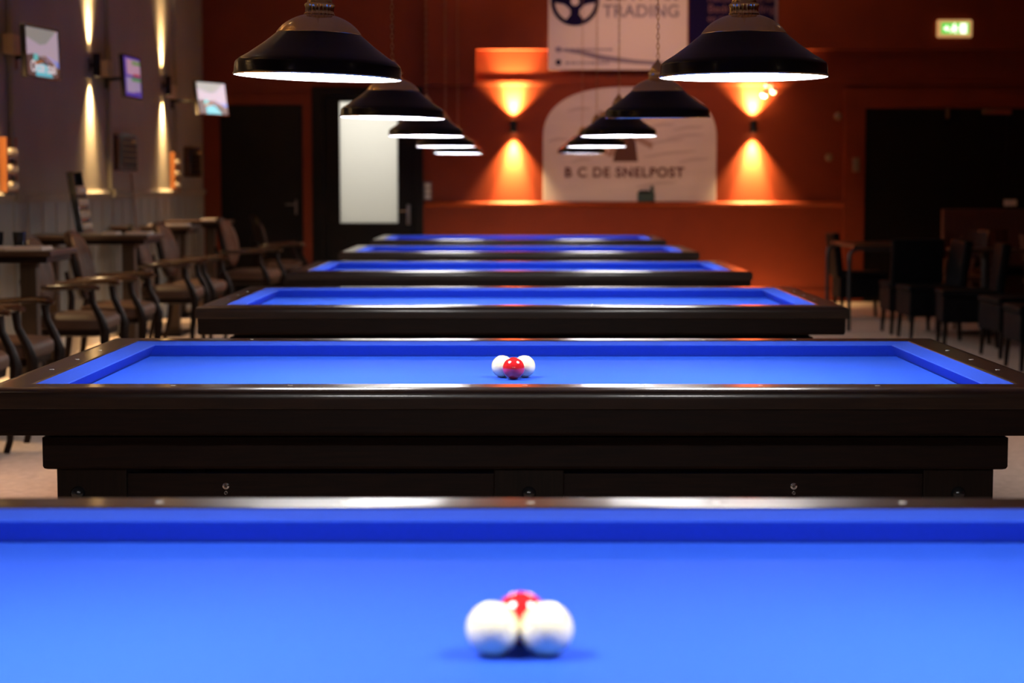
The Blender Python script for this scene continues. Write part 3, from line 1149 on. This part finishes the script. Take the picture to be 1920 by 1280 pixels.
b = MB()
pad(b, [(1160, 240), (1187, 240), (1192, 270), (1196, 303), (1149, 303), (1155, 270)])
b.build('windmill_body_print', M_mill, t)
b = MB()
for ang in (28, 118, 208, 298):
    a = math.radians(ang)
    c0 = Vector((1173, 243))
    u = Vector((math.cos(a), math.sin(a)))
    v = Vector((-u.y, u.x))
    q = [c0 + u * 12 - v * 2, c0 + u * 58 - v * 2, c0 + u * 60 + v * 10, c0 + u * 22 + v * 10]
    pad(b, [tuple(p) for p in q], -.0222)
b.build('windmill_sails_print', M_millp, t)
random.seed(12)
for (px, py, l) in ((1046, 262, 20), (1085, 205, 24), (1250, 265, 34), (1285, 255, 36), (1255, 288, 52), (1290, 240, 30), (1240, 235, 26), (1300, 300, 30), (1090, 300, 20), (1230, 345, 40)):
    pts = []
    for k in range(14):
        a = 2 * PI * k / 14
        pts.append((px + l * math.cos(a), py + (3.0 + 1.5 * math.sin(3 * a)) * math.sin(a) - .12 * l * math.cos(a)))
    b = MB()
    pad(b, pts, -.0208)
    b.build('brush_stroke_print', M_cloud, t)
x, z = sp_(1170, 324)
x0, _ = sp_(1057, 324)
x1, _ = sp_(1284, 324)
lt = text('sign_lettering', 'B C DE SNELPOST', .148, M_print, t, (x, -.0225, z), bold=.0045, space=1.13)

# dark model building standing on the ledge in front of the sign
x, z = W(1211, 379, YB)
t = empty('model_building', (x, YB - .028, zs1 + .006), 'small dark model building standing on the ledge at the foot of the arched sign', 'ornament')
MB().box(-.095, .095, -.016, .006, 0, .095).build('building_body', M_green, t, bevel=.003)
MB().prism([(-.10, .094), (.06, .094), (.03, .125), (-.07, .125)], -.018, .006).build('roof', M_blackp, t)
MB().box(.045, .085, -.014, .004, .094, .150).prism([(.042, .150), (.088, .150), (.065, .185)], -.016, .006).build('tower', M_green, t)

# switch, roundels, box, exit sign, spotlight
x, z = W(802, 358, YB)
t = empty('light_switch', (x, YB, z), 'grey light switch panel beside the glazed door', 'light switch')
MB().box(-.045, .045, -.02, -.0005, -.10, .10).build('switch_plate', M_greysw, t, bevel=.004)
for k in range(3):
    MB().box(-.03, .03, -.026, -.02, -.085 + k * .06, -.038 + k * .06).build('rocker', M_white, t, bevel=.002)
for (px, py, lb) in ((1571, 218, 'small round cream wall fitting, upper of two left of the dark doors'), (1554, 295, 'small round cream wall fitting, lower of two left of the dark doors')):
    x, z = W(px, py, YB)
    M = Matrix.Rotation(PI / 2, 4, 'X')
    o = MB().lathe([(0, .03), (.022, .029), (.036, .020), (.042, .006), (.042, .0005), (0, .0005)], 28, M=M).build('wall_fitting', M_fit, loc=(x, YB, z), smooth=True)
    tag(o, lb, 'wall fitting', 'round wall fittings left of the dark doors')
x, z = W(1603, 309, YB)
t = empty('door_intercom', (x, YB - .05, z), 'small pale box with a button on the door frame beside the dark doors', 'wall box')
MB().box(-.035, .035, -.03, -.0005, -.075, .075).build('box_case', M_fit, t, bevel=.008)
MB().lathe([(0, .006), (.014, .005), (.016, 0), (0, 0)], 20, M=Matrix.Translation((0, -.03, .02)) @ Matrix.Rotation(PI / 2, 4, 'X')).build('button', M_greysw, t)

x, z = W(1788.5, 54, YB - FA)
t = empty('exit_sign', (x, YB - FA, z), 'lit green and white emergency exit sign high on the wall above the dark doors', 'exit sign')
w_, h_ = .19, .095
b = MB().box(-w_, w_, -.05, -.0005, -h_, h_)
b.build('sign_case', mat('glowing cream case', (.75, .5, .25), .4, emit=(.95, .50, .18), es=.55), t, bevel=.02, seg=3)
MB().box(-w_ * .78, w_ * .80, -.054, -.05, -h_ * .62, h_ * .66).build('green_panel', emis('green exit panel', (.16, .75, .10), .9), t)
mw = emis('white exit symbol', (.95, 1.0, .75), 1.9)
b = MB()
b.box(.055, .125, -.056, -.054, -.055, .052)          # doorway
b.build('doorway_symbol', mw, t)
b = MB()                                               # running figure
b.prism([(-.005 + .012 * math.cos(2 * PI * k / 12), .042 + .012 * math.sin(2 * PI * k / 12)) for k in range(12)], -.056, -.054)
b.prism([(-.035, .03), (.02, .022), (.03, -.002), (.045, -.006), (.04, -.016), (.018, -.010), (.0, -.012), (.02, -.05), (.004, -.054), (-.02, -.02), (-.05, -.045), (-.062, -.035), (-.03, -.004)], -.056, -.054)
b.build('running_figure_symbol', mw, t)
b = MB()
b.prism([(-.125, 0), (-.085, .032), (-.085, .014), (-.065, .014), (-.065, -.014), (-.085, -.014), (-.085, -.032)], -.056, -.054)
b.build('arrow_symbol', mw, t)

x, z = W(1440, 168, YB)
t = empty('twin_spotlight', (x, YB - .046, z), 'small cream twin spotlight under the ledge by the right wall lamp', 'spotlight')
MB().box(-.04, .04, -.02, -.0005, .03, .06).build('mount', M_white, t, bevel=.003)
for dx, dz, in ((-.055, -.06), (.045, -.02)):
    M = Matrix.Translation((dx, -.06, dz)) @ Matrix.Rotation(math.radians(65), 4, 'X')
    h = MB().lathe([(0, .045), (.028, .045), (.034, .03), (.032, -.01), (.018, -.035), (0, -.038)], 24, M=M).build('spot_head', M_white, t, smooth=True)
    MB().tube([(dx, -.05, dz + .02), (0, -.02, .045)], .006, 8).build('arm', M_white, t)

# ------------------------------------------------------------------ right side: tables and chairs


def tube_table(label, x0, x1, y0, y1):
    t = empty('cafe_table', ((x0 + x1) / 2, (y0 + y1) / 2, 0), label, 'table', 'cafe tables on the right side')
    hw, hd = (x1 - x0) / 2, (y1 - y0) / 2
    MB().box(-hw + .03, hw + .02, -hd - .02, hd + .02, .735, .76).build('tabletop', M_tabtop, t, bevel=.005)
    for s in (-1, 1):
        for r in (-1, 1):
            x = s * hw
            MB().tube([(x, r * hd, 0), (x, r * hd, .60), (x, r * hd, .66), (x - s * .015, r * hd, .70), (x - s * .05, r * hd, .724), (x - s * .10, r * hd, .728), (x - s * hw * .95, r * hd, .728)],
                      .018, 12).build('leg', M_tubelg, t, smooth=True)
    return t


tube_table('brown topped table with bent black tube legs, right of the far billiard tables', 2.94, 3.72, 16.35, 17.5)
t = empty('cafe_table', (4.06, 16.05, 0), 'small pedestal table behind the dark chairs at the right', 'table', 'cafe tables on the right side')
MB().box(-.28, .28, -.28, .28, .715, .74).build('tabletop', M_tabtop, t, bevel=.005)
MB().tube([(0, 0, .03), (0, 0, .715)], .035, 16).build('pedestal', M_tubelg, t, smooth=True)
MB().lathe([(0, 0), (.22, 0), (.22, .012), (.05, .03), (0, .03)], 32).build('base_plate', M_tubelg, t, smooth=True)


def make_parson():
    t = empty('parsons_chair', (0, 0, 0), '-', 'chair', 'black leather chairs at the right')
    # faces -x
    MB().box(-.225, .225, -.23, .23, .20, .40).build('seat_skirt', M_parson, t, bevel=.012, seg=3)
    MB().box(-.235, .20, -.235, .235, .40, .455).build('seat', M_parson, t, bevel=.022, seg=3)
    b = MB()
    M = Matrix.Translation((.215, 0, .40)) @ Matrix.Rotation(math.radians(7), 4, 'Y')
    b.box(-.035, .035, -.225, .225, 0, .43, M=M)
    b.build('backrest', M_parson, t, bevel=.022, seg=3)
    for sx in (-1, 1):
        for sy in (-1, 1):
            MB().tube([(sx * .205, sy * .205, 0), (sx * .195, sy * .195, .21)], [.014, .022], 10).build('leg', M_chairw, t, smooth=True)
    return t


pc = make_parson()
par = [(3.70, 12.98, 0, 'black leather chair at the right frame edge, cut off by the frame'),
       (3.78, 13.95, .1, 'black leather chair second from the right frame edge'),
       (3.62, 14.85, -.1, 'black leather chair in the middle of the dark row at the right'),
       (3.47, 15.55, .05, 'black leather chair at the left end of the dark row, before the pedestal table'),
       (3.45, 16.20, -PI / 2, 'black leather chair tucked under the near end of the tube legged table'),
       (3.34, 18.05, PI, 'black leather chair behind the tube legged table, by the orange wall')]
for i, (x, y, rz, lb) in enumerate(par):
    t = pc if i == 0 else copy_tree(pc)
    t.location = (x, y, 0)
    t.rotation_euler = (0, 0, rz)
    t['label'] = lb


def wood_chair():
    t = empty('wooden_chair', (0, 0, 0), '-', 'chair', 'red brown wooden chairs before the dark doors')
    MB().box(-.21, .21, -.21, .21, .43, .465).build('seat', M_redch, t, bevel=.012, seg=3)
    b = MB()
    n = 8
    vs, fs = [], []
    for k in range(n + 1):
        y = -.2 + .4 * k / n
        d = .04 * (1 - (2 * k / n - 1) ** 2)
        for (x, z) in ((.20 + d, .62), (.215 + d, .62), (.25 + d, .86), (.235 + d, .86)):
            vs.append((x, y, z))
    for k in range(n):
        for j in range(4):
            fs.append((k * 4 + j, k * 4 + (j + 1) % 4, (k + 1) * 4 + (j + 1) % 4, (k + 1) * 4 + j))
    fs += [(0, 1, 2, 3), (n * 4 + 3, n * 4 + 2, n * 4 + 1, n * 4)]
    b.add(vs, fs)
    b.build('backrest', M_redch, t, bevel=.003)
    for sx in (-1, 1):
        for sy in (-1, 1):
            top = .43 if sx < 0 else .66
            MB().tube([(sx * .21, sy * .19, 0), (sx * .18, sy * .18, .43)] + ([(.21, sy * .18, .66)] if sx > 0 else []), .014, 10).build('leg', M_redch, t, smooth=True)
    return t


wc = wood_chair()
wch = [(4.15, 17.45, 0, 'red brown wooden chair at the far right corner of the tube legged table'), (4.12, 16.80, PI / 2, 'red brown wooden chair behind the small pedestal table'),
       (4.55, 18.3, -1.3, 'red brown wooden chair left of the bench before the dark doors'), (4.65, 16.05, PI, 'red brown wooden chair at the right side of the small pedestal table')]
for i, (x, y, rz, lb) in enumerate(wch):
    t = wc if i == 0 else copy_tree(wc)
    t.location = (x, y, 0)
    t.rotation_euler = (0, 0, rz)
    t['label'] = lb
# tall dark red bench in front of the double doors
t = empty('bench', (5.15, 19.2, 0), 'high backed dark red bench standing before the dark double doors', 'bench')
MB().box(-.75, .75, -.02, .06, .10, 1.04).build('backrest', M_redch, t, bevel=.015)
MB().box(-.75, .75, -.45, -.02, .38, .46).build('seat', M_parson, t, bevel=.015)
for s in (-1, 1):
    MB().box(s * .75 - .03, s * .75 + .03, -.45, .06, 0, .62).build('end_panel', M_redch, t, bevel=.01)
